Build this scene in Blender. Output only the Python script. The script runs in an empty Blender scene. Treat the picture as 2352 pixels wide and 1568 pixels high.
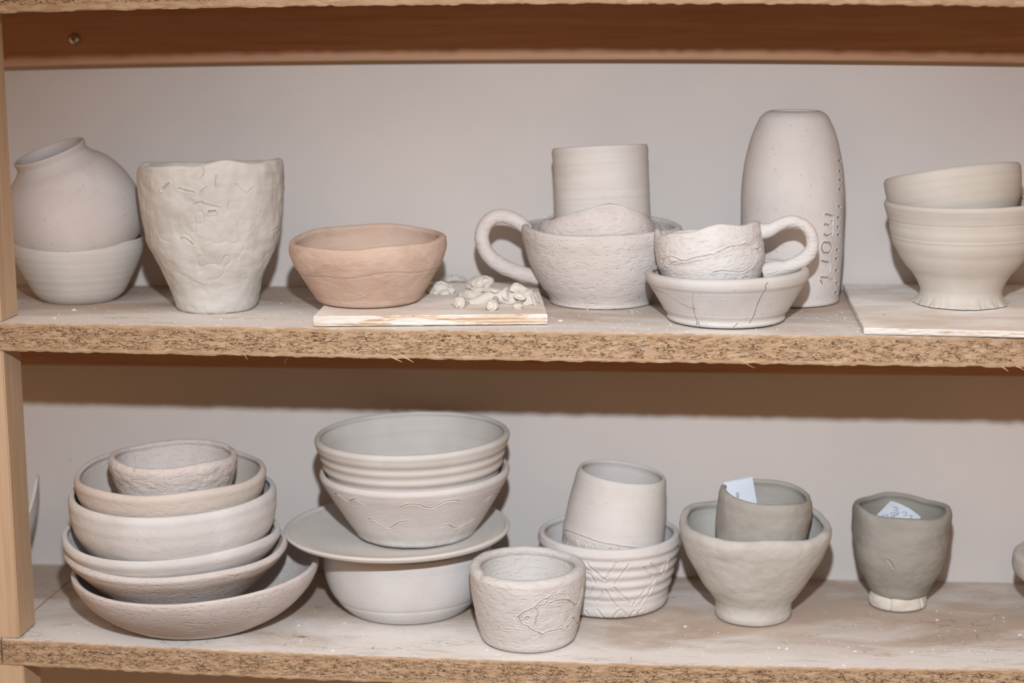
import bpy, math
import numpy as np
from mathutils import Matrix, Vector

# ------------------------------------------------------------------ camera
IW, IH = 2352, 1568
FPX = 4190.26
PITCH, YAW, ROLL = np.radians([10.4795, -5.77645, -0.35441])
CAM = np.array([0.0, -1.46517, 0.2636])
FW = np.array([np.sin(YAW)*np.cos(PITCH), np.cos(YAW)*np.cos(PITCH), -np.sin(PITCH)])
_r = np.array([np.cos(YAW), -np.sin(YAW), 0.0]); _u = np.cross(_r, FW)
RT = np.cos(ROLL)*_r + np.sin(ROLL)*_u
UP = -np.sin(ROLL)*_r + np.cos(ROLL)*_u
scene = bpy.context.scene
cd = bpy.data.cameras.new('camera'); cam = bpy.data.objects.new('camera', cd)
scene.collection.objects.link(cam)
cam.matrix_world = Matrix(((RT[0], UP[0], -FW[0], CAM[0]), (RT[1], UP[1], -FW[1], CAM[1]),
                           (RT[2], UP[2], -FW[2], CAM[2]), (0, 0, 0, 1)))
cd.sensor_width = 36.0; cd.sensor_fit = 'HORIZONTAL'; cd.lens = FPX/IW*36.0
cd.clip_start = 0.05
cd.dof.use_dof = True; cd.dof.focus_distance = 1.53; cd.dof.aperture_fstop = 3.6
scene.camera = cam

# ------------------------------------------------------------------ light
world = bpy.data.worlds.new('world'); scene.world = world; world.use_nodes = True
bg = world.node_tree.nodes['Background']
bg.inputs[0].default_value = (1.0, 0.53, 0.24, 1); bg.inputs[1].default_value = 0.50
ld = bpy.data.lights.new('camera_flash', 'SPOT'); ld.energy = 90.0; ld.shadow_soft_size = 0.020
ld.color = (0.94, 1.0, 1.05); ld.spot_size = math.radians(72); ld.spot_blend = 1.0
lo = bpy.data.objects.new('camera_flash', ld); lo.location = (-0.01, -1.298, 0.527)
lo.rotation_euler = (Vector((-0.07, 0.10, -0.38))-lo.location).to_track_quat('-Z', 'Y').to_euler()
scene.collection.objects.link(lo)
cl = bpy.data.lights.new('ceiling_bounce', 'AREA'); cl.shape = 'RECTANGLE'; cl.size = 3.0; cl.size_y = 2.4; cl.energy = 20.0  # unseen area light added for flash bounced off the ceiling, no lamp there
cl.color = (0.96, 0.99, 1.0)
co = bpy.data.objects.new('ceiling_bounce', cl); co.location = (-0.1, -1.9, 1.55)
scene.collection.objects.link(co)
scene.view_settings.view_transform = 'Standard'; scene.view_settings.look = 'None'
scene.view_settings.exposure = 0.0; scene.view_settings.gamma = 1.0
scene.view_settings.use_curve_mapping = False

# ------------------------------------------------------------------ geometry of the place
D = 0.23072          # shelf depth (front edge y=0, wall y=D)
RAIL_T = 0.02105
T = 0.0234           # board thickness
PX = -0.58155        # inner face of the left post

def ray(x, y): return FW + (x-IW/2)/FPX*RT - (y-IH/2)/FPX*UP
def at_y(x, y, Y):
    d = ray(x, y); return CAM + d*(Y-CAM[1])/d[1]
def at_z(x, y, Z):
    d = ray(x, y); return CAM + d*(Z-CAM[2])/d[2]
def at_plane(x, y, P, n):
    d = ray(x, y); return CAM + d*(np.dot(P-CAM, n)/np.dot(d, n))
def mpp(P): return float(np.dot(np.asarray(P)-CAM, FW)/FPX)

def edge(pts, Y, deg):
    q = np.array([at_y(a, b, Y) for a, b in pts]); return np.polyfit(q[:, 0], q[:, 2], deg)
E_TOPB = edge([(0,28),(200,26),(400,20),(900,10.5),(1100,9),(1300,8),(1952,11),(2352,14)], 0, 2)
E_RAILB = edge([(12,154),(200,151),(400,146),(900,139),(1300,137),(1952,141),(2352,145)], D-RAIL_T, 2)
E_MIDT = edge([(0,741),(60,742),(700,752),(1250,763.5),(1650,767),(1980,770),(2352,776)], 0, 2)
E_MIDB = edge([(0,805),(200,810),(700,819),(1700,835),(2352,843)], 0, 2)
E_MRAILB = edge([(50,838.6),(700,844.6),(1700,859),(2352,865)], D-RAIL_T, 2)
E_BOTT = edge([(45,1470),(160,1474),(500,1492.5),(1000,1512),(1400,1523),(1952,1533),(2352,1537.5)], 0, 2)
E_MIDW = edge([(344,655.5),(1930,664)], D, 1)
E_BOTW = edge([(85,1295),(150,1296),(1900,1333),(2170,1336),(2352,1336)], D, 1)

def zshelf(s, X, Y):
    if s == 'mid': a, b = np.polyval(E_MIDT, X), np.polyval(E_MIDW, X)
    elif s == 'bot': a, b = np.polyval(E_BOTT, X), np.polyval(E_BOTW, X)
    else:
        a = b = np.polyval(E_TOPB, X) + T
    return a + (b-a)*np.clip(Y/D, 0, 1)
def on_shelf(x, y, s, h=0.0):
    z = 0.0 if s == 'mid' else -0.2807
    for _ in range(6):
        P = at_z(x, y, z+h); z = float(zshelf(s, P[0], P[1]))
    return at_z(x, y, z+h)

# ------------------------------------------------------------------ noise
def _hash(ix, iy, iz, seed):
    h = (ix.astype(np.int64)*374761393 + iy.astype(np.int64)*668265263 + iz.astype(np.int64)*1274126177 + seed*974711) & 0xffffffff
    h = ((h ^ (h >> 13))*1103515245) & 0xffffffff
    h = ((h ^ (h >> 16))*69069) & 0xffffffff
    return ((h ^ (h >> 15)) & 0xffffff)/float(0xffffff)*2-1
def vnoise(P, seed=0):
    P = np.asarray(P, float); i = np.floor(P); f = P-i; f = f*f*f*(f*(f*6-15)+10)
    x, y, z = i[..., 0], i[..., 1], i[..., 2]; out = 0
    for a in (0, 1):
        for b in (0, 1):
            for c in (0, 1):
                w = (f[..., 0] if a else 1-f[..., 0])*(f[..., 1] if b else 1-f[..., 1])*(f[..., 2] if c else 1-f[..., 2])
                out = out + w*_hash(x+a, y+b, z+c, seed)
    return out
def fbm(P, seed=0, oct=3):
    s = 0; a = 1.0
    for k in range(oct): s = s + a*vnoise(P*(2.03**k)+k*7.3, seed+k); a *= 0.5
    return s/1.6
def catmull(pts, n):
    p = np.asarray(pts, float)
    q = np.vstack([2*p[0]-p[1], p, 2*p[-1]-p[-2]])
    seg = np.linalg.norm(np.diff(p[:, :min(3, p.shape[1])], axis=0), axis=1); cum = np.r_[0, np.cumsum(seg)]
    s = np.linspace(0, cum[-1], n); out = np.zeros((n, p.shape[1]))
    k = np.clip(np.searchsorted(cum, s, side='right')-1, 0, len(p)-2)
    t = ((s-cum[k])/np.maximum(seg[k], 1e-12))[:, None]
    # nonuniform (centripetal-like) tangents
    d1 = seg[k][:, None]
    def tang(i):
        a = np.maximum(np.linalg.norm(q[i+1, :3]-q[i, :3], axis=1), 1e-9)[:, None]; b = np.maximum(np.linalg.norm(q[i+2, :3]-q[i+1, :3], axis=1), 1e-9)[:, None]
        return ((q[i+1]-q[i])/a*b + (q[i+2]-q[i+1])/b*a)/(a+b)
    m0 = tang(k)*d1; m1 = tang(k+1)*d1
    p0, p1 = p[k], p[k+1]
    return (2*t**3-3*t**2+1)*p0 + (t**3-2*t**2+t)*m0 + (-2*t**3+3*t**2)*p1 + (t**3-t**2)*m1

# ------------------------------------------------------------------ objects
def add_mesh(name, V, F, mat, parent=None, M=None, smooth=True, attr=None):
    V = np.asarray(V, float).reshape(-1, 3)
    me = bpy.data.meshes.new(name)
    if isinstance(F, np.ndarray):
        n = len(F); k = F.shape[1]
        me.vertices.add(len(V)); me.vertices.foreach_set('co', V.ravel())
        me.loops.add(n*k); me.loops.foreach_set('vertex_index', F.ravel().astype(np.int32))
        me.polygons.add(n); me.polygons.foreach_set('loop_start', np.arange(0, n*k, k, dtype=np.int32))
        me.update(calc_edges=True); me.validate()
    else:
        me.from_pydata(V.tolist(), [], F); me.update()
    if smooth: me.polygons.foreach_set('use_smooth', np.ones(len(me.polygons), bool))
    if attr is not None:
        a = me.attributes.new('shade_stain', 'FLOAT', 'POINT'); a.data.foreach_set('value', np.asarray(attr, np.float32).ravel())  # pots: painted groove shade, some residue; boards: sawn core mask
    me.materials.append(mat)
    o = bpy.data.objects.new(name, me); scene.collection.objects.link(o)
    if parent: o.parent = parent
    if M is not None: o.matrix_world = M if not parent else o.matrix_world
    return o
def tag(o, label, cat, group=None):
    o['label'] = label; o['category'] = cat
    if group: o['group'] = group
    return o
def thing(name, label, cat, M, group=None):
    o = bpy.data.objects.new(name, None); scene.collection.objects.link(o); o.matrix_world = M
    o.empty_display_size = 0.02
    return tag(o, label, cat, group)
def grid_faces(nr, nc, wrap=True):
    c = nc if wrap else nc-1
    i = np.arange(nr-1)[:, None]*nc; j = np.arange(c)[None, :]; j2 = (j+1) % nc
    return np.stack([i+j, i+j2, i+nc+j2, i+nc+j], -1).reshape(-1, 4)

# ------------------------------------------------------------------ materials
def lin(r, g, b):
    f = lambda c: (c/255/12.92 if c/255 <= .04045 else ((c/255+.055)/1.055)**2.4)
    return (f(r), f(g), f(b), 1)
class NT:
    def __init__(s, name):
        s.m = bpy.data.materials.new(name); s.m.use_nodes = True; s.t = s.m.node_tree; s.n = s.t.nodes; s.l = s.t.links
        s.b = s.n['Principled BSDF']; s.tc = s.n.new('ShaderNodeTexCoord').outputs['Object']
    def con(s, v, sock):
        if hasattr(v, 'is_linked'): s.l.new(v, sock)
        else: sock.default_value = v
    def mapv(s, scale=(1, 1, 1), loc=(0, 0, 0), vec=None):
        n = s.n.new('ShaderNodeMapping'); s.l.new(vec or s.tc, n.inputs[0]); n.inputs['Scale'].default_value = scale; n.inputs['Location'].default_value = loc
        return n.outputs[0]
    def noise(s, vec, scale, detail=3, rough=.5, dist=0):
        n = s.n.new('ShaderNodeTexNoise'); s.l.new(vec, n.inputs['Vector']); n.inputs['Scale'].default_value = scale
        n.inputs['Detail'].default_value = detail; n.inputs['Roughness'].default_value = rough; n.inputs['Distortion'].default_value = dist
        return n.outputs['Fac']
    def voro(s, vec, scale, feature='F1', rnd=1.0):
        n = s.n.new('ShaderNodeTexVoronoi'); n.feature = feature; s.l.new(vec, n.inputs['Vector']); n.inputs['Scale'].default_value = scale
        n.inputs['Randomness'].default_value = rnd
        return n
    def ramp(s, fac, stops):
        n = s.n.new('ShaderNodeValToRGB'); s.con(fac, n.inputs[0]); e = n.color_ramp.elements
        while len(e) < len(stops): e.new(.5)
        for el, (p, c) in zip(e, stops):
            el.position = p; el.color = c if len(c) == 4 else (*c, 1)
        return n.outputs[0]
    def fr(s, fac, a, b):
        n = s.n.new('ShaderNodeMapRange'); s.con(fac, n.inputs[0]); n.inputs[1].default_value = a; n.inputs[2].default_value = b
        return n.outputs[0]
    def math(s, op, a, b=0.0):
        n = s.n.new('ShaderNodeMath'); n.operation = op; s.con(a, n.inputs[0]); s.con(b, n.inputs[1]); return n.outputs[0]
    def mix(s, fac, a, b):
        n = s.n.new('ShaderNodeMix'); n.data_type = 'RGBA'; s.con(fac, n.inputs[0]); s.con(a, n.inputs[6]); s.con(b, n.inputs[7]); return n.outputs[2]
    def bump(s, h, dist, strength=1.0, prev=None):
        n = s.n.new('ShaderNodeBump'); s.con(h, n.inputs['Height']); n.inputs['Distance'].default_value = dist; n.inputs['Strength'].default_value = strength
        if prev: s.l.new(prev, n.inputs['Normal'])
        return n.outputs[0]
    def attr(s, name):
        n = s.n.new('ShaderNodeAttribute'); n.attribute_name = name; return n.outputs['Fac']
    def sep(s):
        n = s.n.new('ShaderNodeSeparateXYZ'); s.l.new(s.tc, n.inputs[0]); return n.outputs
    def done(s, col, normal=None, rough=.9, spec=.2):
        s.con(col, s.b.inputs['Base Color']); s.con(rough, s.b.inputs['Roughness']); s.b.inputs['Specular IOR Level'].default_value = spec
        if normal: s.l.new(normal, s.b.inputs['Normal'])
        return s.m

def clay(name, c1, c2, speck=0.0, brush=0.0, grain=.5, pits=0.0, smear=0.0, shade_stain=None, seed=0.0, speckcol=(150, 120, 105)):
    """unglazed clay: cloudy two-tone body, speckles, throwing lines, grain and pits"""
    c1, c2 = [tuple(min(k+d, 236) for k, d in zip(c, (-9, 0, 5))) for c in (c1, c2)]
    t = NT(name); off = (seed*1.37, seed*.71, seed*2.3)
    v = t.mapv(loc=off)
    col = t.mix(t.fr(t.noise(v, 22, 4, .55, .4), .35, .65), lin(*c1), lin(*c2))
    if brush:
        vb = t.mapv((6, 6, 260), off)
        bl = t.noise(vb, 1.0, 4, .6)
        col = t.mix(t.math('MULTIPLY', t.fr(bl, .45, .75), .22*brush), col, lin(c1[0]*.80, c1[1]*.79, c1[2]*.78))
    if smear:
        vs = t.mapv((14, 14, 40), off)
        col = t.mix(t.math('MULTIPLY', t.fr(t.noise(vs, 1.4, 4, .6, .8), .5, .75), smear), col, lin(c2[0]*.86, c2[1]*.83, c2[2]*.79))
    if speck:
        vo = t.voro(v, 260); f = t.math('MULTIPLY', t.fr(vo.outputs['Distance'], .26, .12), t.fr(t.noise(v, 190, 1), .56, .66))
        col = t.mix(t.math('MULTIPLY', f, speck), col, lin(*speckcol))
    if shade_stain:
        col = t.mix(t.attr('shade_stain'), col, lin(*shade_stain))  # shade of cracks and grooves painted into the clay colour
    nrm = t.bump(t.noise(v, 900, 2, .6), .00025, grain)
    if brush: nrm = t.bump(bl, .0006, .45*brush, nrm)
    if pits:
        vp = t.mapv((150, 150, 420), off)
        pn = t.fr(t.noise(vp, 1.0, 2, .55, .5), .30, .46)
        nrm = t.bump(pn, .0008, .55*pits, nrm)
    return t.done(col, nrm, .92, .15)

M_BISQUE = clay('bisque_clay', (204, 190, 184), (196, 180, 173), .55, .25, .5)
M_BISQ_W = clay('white_bisque_clay', (211, 203, 199), (203, 192, 187), .35, .2, .6, pits=.25)
M_THROWN = clay('thrown_white_clay', (209, 198, 190), (202, 189, 180), .12, 1.0, .4)
M_GREEN = clay('raw_thrown_clay', (203, 190, 179), (196, 182, 170), .0, .9, .3)
M_CRACK = clay('raw_cracked_clay', (205, 195, 187), (195, 184, 175), .0, 0, .5, smear=.45, shade_stain=(120, 108, 98), seed=2)
M_PINK = clay('pink_terracotta_clay', (203, 175, 157), (197, 164, 144), .0, .3, .6, pits=.5, smear=.55, seed=3)
M_GROG = clay('groggy_bisque_clay', (208, 194, 187), (200, 184, 176), .5, .0, .7, pits=1.0, seed=4)
M_GROG2 = clay('groggy_white_clay', (212, 202, 197), (204, 191, 184), .25, .0, .7, pits=1.0, shade_stain=(166, 148, 138), seed=5)
M_BOTTLE = clay('speckled_bisque_clay', (206, 193, 187), (199, 185, 178), .6, .0, .7, shade_stain=(104, 72, 50), seed=6)  # pressed letters: brown residue plus painted shade
M_CRKBOWL = clay('cracked_bisque_clay', (207, 197, 192), (198, 186, 179), .45, .8, .4, shade_stain=(82, 72, 66), seed=7)
M_BUFF = clay('buff_bisque_clay', (200, 182, 170), (205, 188, 178), .3, .0, .6, pits=.5, seed=8)
M_PLATE = clay('grey_bisque_clay', (213, 202, 194), (207, 195, 186), .2, .3, .4, seed=9)
M_GREY = clay('damp_grey_clay', (174, 163, 153), (165, 153, 142), .0, .0, .35, smear=.5, seed=10)
M_GREY2 = clay('drying_grey_clay', (198, 188, 179), (188, 176, 166), .0, .0, .35, smear=.5, seed=11)
M_GREY3 = clay('wet_grey_clay', (163, 152, 141), (154, 143, 131), .12, .0, .35, smear=.5, seed=13, speckcol=(90, 80, 72))
M_SCRAP = clay('scrap_clay', (212, 199, 187), (202, 188, 174), .0, .0, .5, smear=.4, seed=12)
M_ENG = clay('engraved_bisque_clay', (215, 204, 198), (208, 195, 188), .25, .3, .5, pits=.4, shade_stain=(168, 148, 137), seed=14)

def particle_edge():
    t = NT('particle_board'); x, y, z = t.sep()
    geo = t.n.new('ShaderNodeNewGeometry'); sn = t.n.new('ShaderNodeSeparateXYZ'); t.l.new(geo.outputs['True Normal'], sn.inputs[0])
    up = t.fr(sn.outputs[2], .45, .8)
    core = t.attr('shade_stain')
    # chip texture of the sawn edge
    v = t.mapv((1, 1, 3.4)); w = t.noise(v, 90, 3, .6)
    vd = t.n.new('ShaderNodeMix'); vd.data_type = 'VECTOR'; vd.inputs[0].default_value = .012
    t.l.new(v, vd.inputs[4]); nn = t.n.new('ShaderNodeTexNoise'); t.l.new(v, nn.inputs['Vector']); nn.inputs['Scale'].default_value = 160; t.l.new(nn.outputs['Color'], vd.inputs[5])
    v2 = vd.outputs[1]
    gap = t.fr(t.voro(v2, 200, 'DISTANCE_TO_EDGE').outputs['Distance'], .10, .015)
    patch = t.fr(t.noise(v, 75, 3, .6), .43, .56)
    patch2 = t.fr(t.noise(v, 210, 2, .6), .40, .58)
    void = t.math('MULTIPLY', t.math('MULTIPLY', t.math('MULTIPLY', gap, patch), patch2), core)
    chip = t.voro(v2, 120).outputs['Color']
    tan = t.ramp(chip, [(0, lin(158, 130, 103)), (.5, lin(171, 145, 118)), (1, lin(187, 164, 139))])
    fibre = t.noise(t.mapv((30, 30, 500)), 1, 4, .6)
    tan = t.mix(t.math('MULTIPLY', t.fr(fibre, .4, .7), .35), tan, lin(148, 119, 91))
    tan = t.mix(t.math('MULTIPLY', void, .93), tan, lin(64, 42, 32))
    # white plaster smears on the sawn edge
    sm = t.fr(t.noise(t.mapv((9, 9, 60)), 1, 5, .65), .66, .72)
    tan = t.mix(t.math('MULTIPLY', sm, .75), tan, lin(206, 204, 202))
    # dusty upper face
    dust = t.noise(t.mapv((4, 9, 1)), 1.3, 5, .6, .6)
    vs = t.mapv((22, 95, 1)); scr = t.fr(t.voro(t.mapv((60, 260, 1)), 1, 'DISTANCE_TO_EDGE').outputs['Distance'], .05, .0)
    near = t.math('MULTIPLY', t.fr(y, .13, .0), .30)
    top = t.mix(t.fr(t.math('ADD', dust, t.math('SUBTRACT', near, .10)), .38, .64), lin(180, 164, 151), lin(222, 219, 216))
    top = t.mix(t.math('MULTIPLY', t.fr(t.noise(vs, 1, 4, .65, .3), .56, .72), .40), top, lin(176, 152, 130))
    top = t.mix(t.math('MULTIPLY', t.math('MULTIPLY', scr, t.fr(t.noise(t.mapv((14, 40, 1)), 1, 3), .54, .66)), .7), top, lin(98, 84, 74))
    wh = t.fr(t.noise(t.mapv((160, 330, 1)), 1, 2, .5), .70, .75)
    top = t.mix(t.math('MULTIPLY', wh, .8), top, lin(226, 224, 222))
    col = t.mix(up, tan, top)
    h = t.math('SUBTRACT', t.math('MULTIPLY', w, .5), void)
    nrm = t.bump(t.math('MULTIPLY', h, t.math('SUBTRACT', 1.0, up)), .0016, .9)
    nrm = t.bump(t.noise(t.mapv((200, 500, 1)), 1, 3, .6), .0003, .5, nrm)
    return t.done(col, nrm, .85, .15)
M_BOARD = particle_edge()

def wood(name, c1, c2, axis='x', rough=.75, fine=1.0):
    t = NT(name); sc = {'x': (3, 60, 60), 'z': (60, 60, 3)}[axis]
    g = t.noise(t.mapv(sc), 1.0, 5, .6, .9); g2 = t.noise(t.mapv(tuple(4*k for k in sc)), 1.0, 3, .6)
    col = t.mix(t.fr(g, .35, .65), lin(*c1), lin(*c2))
    col = t.mix(t.math('MULTIPLY', t.fr(g2, .5, .75), .3*fine), col, lin(c2[0]*.8, c2[1]*.75, c2[2]*.7))
    nrm = t.bump(g2, .0004, .5*fine)
    return t.done(col, nrm, rough, .25)
M_RAIL = wood('rail_pine', (178, 142, 117), (166, 124, 96))
M_POST = wood('post_pine', (194, 169, 143), (183, 156, 128), 'z')
def plywood(name, dirty):
    t = NT(name); geo = t.n.new('ShaderNodeNewGeometry'); sn = t.n.new('ShaderNodeSeparateXYZ'); t.l.new(geo.outputs['True Normal'], sn.inputs[0])
    up = t.fr(sn.outputs[2], .5, .8); x, y, z = t.sep()
    ply = t.ramp(t.math('FRACT', t.math('MULTIPLY', z, 330.0)), [(0, lin(204, 184, 160)), (.48, lin(206, 187, 163)), (.52, lin(172, 146, 124)), (1, lin(176, 150, 128))])
    smear = t.fr(t.noise(t.mapv((14, 14, 120)), 1, 5, .65, .5), .56-.22*dirty, .62-.18*dirty)
    side = t.mix(smear, ply, lin(212, 209, 205))
    top = t.mix(t.fr(t.noise(t.mapv((12, 26, 1)), 1, 5, .6, .5), .38, .62), lin(214, 204, 195), lin(236, 234, 231))
    dots = t.math('MULTIPLY', t.fr(t.voro(t.mapv((70, 150, 1)), 1).outputs['Distance'], .16, .08), t.fr(t.noise(t.mapv((50, 50, 1)), 1, 1), .60, .64))
    top = t.mix(t.math('MULTIPLY', dots, .8), top, lin(70, 60, 54))
    col = t.mix(up, side, top)
    nrm = t.bump(t.noise(t.mapv((60, 60, 700)), 1, 4, .6), .0006, .7)
    return t.done(col, nrm, .9, .1)
M_BAT = plywood('plywood_bat', .66)
M_BAT2 = plywood('dusty_board', 1.0)
def wallmat():
    t = NT('wall_paint'); v = t.mapv()
    col = t.mix(t.fr(t.noise(v, 7, 4, .55), .35, .65), lin(196, 190, 187), lin(191, 186, 184))
    sp = t.math('MULTIPLY', t.fr(t.voro(v, 38).outputs['Distance'], .09, .05), t.fr(t.noise(v, 31, 1), .62, .66))
    col = t.mix(t.math('MULTIPLY', sp, .25), col, lin(140, 130, 122))
    return t.done(col, t.bump(t.noise(v, 260, 3, .55), .0004, .35), .85, .15)
M_WALL = wallmat()
def flat(name, c, rough=.8, metal=0, spec=.2):
    t = NT(name); t.b.inputs['Metallic'].default_value = metal
    n = t.noise(t.mapv(), 60, 2)
    return t.done(t.mix(t.fr(n, .3, .7), lin(*c), lin(*[k*.96 for k in c])), None, rough, spec)
M_PAPER = flat('blue_white_paper', (206, 216, 230))
M_INK = flat('pen_ink', (86, 96, 116))
M_STEEL = flat('screw_steel', (190, 190, 190), .3, 1.0)
M_SLOT = flat('screw_recess', (40, 38, 36), .6)
M_FIBRE = flat('wood_fibre', (206, 176, 134))
M_CRUMB = flat('clay_dust', (222, 218, 213))
M_FLOOR = flat('workshop_floor', (150, 140, 130))

# ------------------------------------------------------------------ setting
def box(name, a, b, mat, parent=None, bev=0.0, seg=1):
    import bmesh
    bm = bmesh.new(); bmesh.ops.create_cube(bm, size=1.0)
    for v in bm.verts: v.co = Vector([(a[i]+b[i])/2+v.co[i]*(b[i]-a[i]) for i in range(3)])
    if bev: bmesh.ops.bevel(bm, geom=bm.edges[:], offset=bev, segments=seg, affect='EDGES')
    me = bpy.data.meshes.new(name); bm.to_mesh(me); bm.free(); me.materials.append(mat)
    o = bpy.data.objects.new(name, me); scene.collection.objects.link(o)
    if parent: o.parent = parent
    return o
XL, XR = -0.80, 0.66
o = box('wall_back', (-1.6, D, -0.95), (1.6, D+.06, 1.1), M_WALL); o['kind'] = 'structure'
o = box('floor', (-1.6, -2.6, -1.0), (1.6, D+.06, -0.95), M_FLOOR); o['kind'] = 'structure'

unit = thing('shelving_unit', 'raw particle board shelving on pine posts, holding all the pottery against a pale wall', 'shelf', Matrix.Identity(4))
def board(s, x0, x1, seed):
    nx = int((x1-x0)/.0016); X = np.linspace(x0, x1, nx)
    nf, nt = 22, 24
    ys = np.linspace(D-.0005, .0012, nt)                # top face, back to front
    rows = []; core = []
    def rag(Xv, k, amp): return amp*fbm(np.stack([Xv*140, Xv*0+k, Xv*0], -1), seed, 3)
    zt = lambda Y: zshelf(s, X, Y)
    zb = zshelf(s, X, 0*X)-T
    if s == 'mid': zb = np.polyval(E_MIDB, X)
    if s == 'top': zb = np.polyval(E_TOPB, X)
    for Y in ys: rows.append(np.stack([X, X*0+Y, zt(X*0+Y)], -1)); core.append(X*0)
    z0 = zt(X*0)
    for k in range(nf+1):
        f = k/nf; Z = z0+(zb-z0)*f
        c = np.clip(min(f-.10, .90-f)/.06, 0, 1)
        if s == 'top': c = np.clip(min(f-.10, .78-f)/.06, 0, 1)
        yv = X*0 + (.0006 if k in (0, nf) else 0) - (.00045*c+.0001)*fbm(np.stack([X*220, X*0+Z*600, X*0], -1), seed+5, 3)
        Z = Z + (rag(X, 1, .0009)-.0002 if k == nf else (rag(X, 2, .0002) if k == 0 else 0))
        rows.append(np.stack([X, yv, Z], -1)); core.append(X*0+c)
    for Y in (.006, .08, D-.0005): rows.append(np.stack([X, X*0+Y, zb+.0004], -1)); core.append(X*0)
    V = np.array(rows); nr = len(rows)
    F = grid_faces(nr, nx, False)[:, ::-1]
    last = (nr-1)*nx
    back = np.stack([last+np.arange(nx-1), last+np.arange(1, nx), np.arange(1, nx), np.arange(nx-1)], -1)[:, ::-1]
    F = np.vstack([F, back]).tolist()
    F.append([k*nx for k in range(nr)][::-1]); F.append([k*nx+nx-1 for k in range(nr)])
    F = [tuple(f) for f in F]
    return add_mesh('shelf_board', V.reshape(-1, 3), F, M_BOARD, unit, smooth=False, attr=np.array(core))
bl = at_y(6, 1500, 0)[0]
board('top', XL, XR, 1); board('mid', XL, XR, 2); board('bot', bl, XR, 3)
nb = board('bot', XL, bl-.0013, 9); nb['label'] = 'end of the neighbouring lower board, butted behind the left post'
def rail(pb, top_s):
    X = np.linspace(XL+.02, XR-.02, 200); zb = np.polyval(pb, X)
    zt = {'top': np.polyval(E_TOPB, X), 'mid': np.polyval(E_MIDB, X), 'bot': zshelf('bot', X, 0*X)-T}[top_s]+.0003
    if top_s == 'bot': zb = zt-.051
    y0, y1 = D-RAIL_T, D-.0004
    c = [(y1, zt), (y0, zt), (y0, zb+.0012), (y0+.0012, zb), (y1, zb)]
    rows = [np.stack([X, X*0+y, z], -1) for y, z in c]; nx = len(X)
    F = grid_faces(5, nx, False).tolist(); F += [[4*nx+i+1, 4*nx+i, i, i+1][::-1] for i in range(nx-1)]
    F += [[k*nx for k in range(5)], [k*nx+nx-1 for k in range(5)][::-1]]
    return add_mesh('back_rail', np.array(rows).reshape(-1, 3), [tuple(f) for f in F], M_RAIL, unit, smooth=False)
r_top = rail(E_RAILB, 'top'); rail(E_MRAILB, 'mid'); rail(E_MRAILB, 'bot')
PD = .0412
def post(x1, s_top, s_bot):
    x0 = x1-.044
    za = -0.95 if s_bot is None else float(np.max(zshelf(s_bot, np.array([x0, x1]), np.array([0, PD]))))
    zb = {'top': float(np.polyval(E_TOPB, x1)), 'mid': float(np.polyval(E_MIDB, x1)), 'bot': float(zshelf('bot', x1, 0.0))-T}[s_top]
    box('post', (x0, .0012, za-.0006), (x1, PD, zb+.0008), M_POST, unit, .0010, 2)
for x1 in (PX, XR-.004):
    post(x1, 'top', 'mid'); post(x1, 'mid', 'bot'); post(x1+(.002 if x1 < 0 else 0), 'bot', None)
# screw in the upper rail
sp = at_y(171, 90, D-RAIL_T)
def disc_rows(rs, zs, n=32):
    th = np.linspace(0, 2*np.pi, n, endpoint=False)
    return np.array([np.stack([r*np.cos(th), np.full(n, -z), r*np.sin(th)], -1) for r, z in zip(rs, zs)])
sc = add_mesh('screw', (disc_rows([.0056, .0055, .0048, .0034, .0018, .00001], [0, .0012, .0023, .0031, .0034, .0035])+sp).reshape(-1, 3), grid_faces(6, 32), M_STEEL, r_top)
box('cross_recess', tuple(sp+np.array([-.0022, -.0038, -.0005])), tuple(sp+np.array([.0022, -.0030, .0005])), M_SLOT, sc)
box('cross_recess', tuple(sp+np.array([-.0005, -.0038, -.0022])), tuple(sp+np.array([.0005, -.0030, .0022])), M_SLOT, sc)
# torn fibres hanging from the middle board
def fibre(pts, r):
    P = catmull([at_y(a, b, -.0006) for a, b in pts], 12)
    R = r*np.linspace(1, .25, 12); n = 5; th = np.arange(n)/n*2*np.pi
    V = np.array([[p+q*(np.cos(t)*np.array([0, 1, 0])+np.sin(t)*np.array([.5, 0, .87])) for t in th] for p, q in zip(P, R)])
    add_mesh('wood_fibre', V.reshape(-1, 3), grid_faces(12, n), M_FIBRE, unit)
for pts, r in [(([(898,819),(912,826),(924,831)]), .0008), ([(925,819),(938,825),(950,832)], .0008), ([(560,812),(565,820),(568,826)], .0005),
               ([(664,816),(660,824),(654,830),(656,835)], .0003), ([(2300,841),(2310,848),(2316,853)], .0007), ([(2335,841),(2345,845),(2352,850)], .0007),
               ([(1715,836),(1725,841),(1735,845)], .0003), ([(95,16),(93,23)], .0007), ([(33,13),(32,20)], .0005)]:
    fibre(pts, r)

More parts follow.
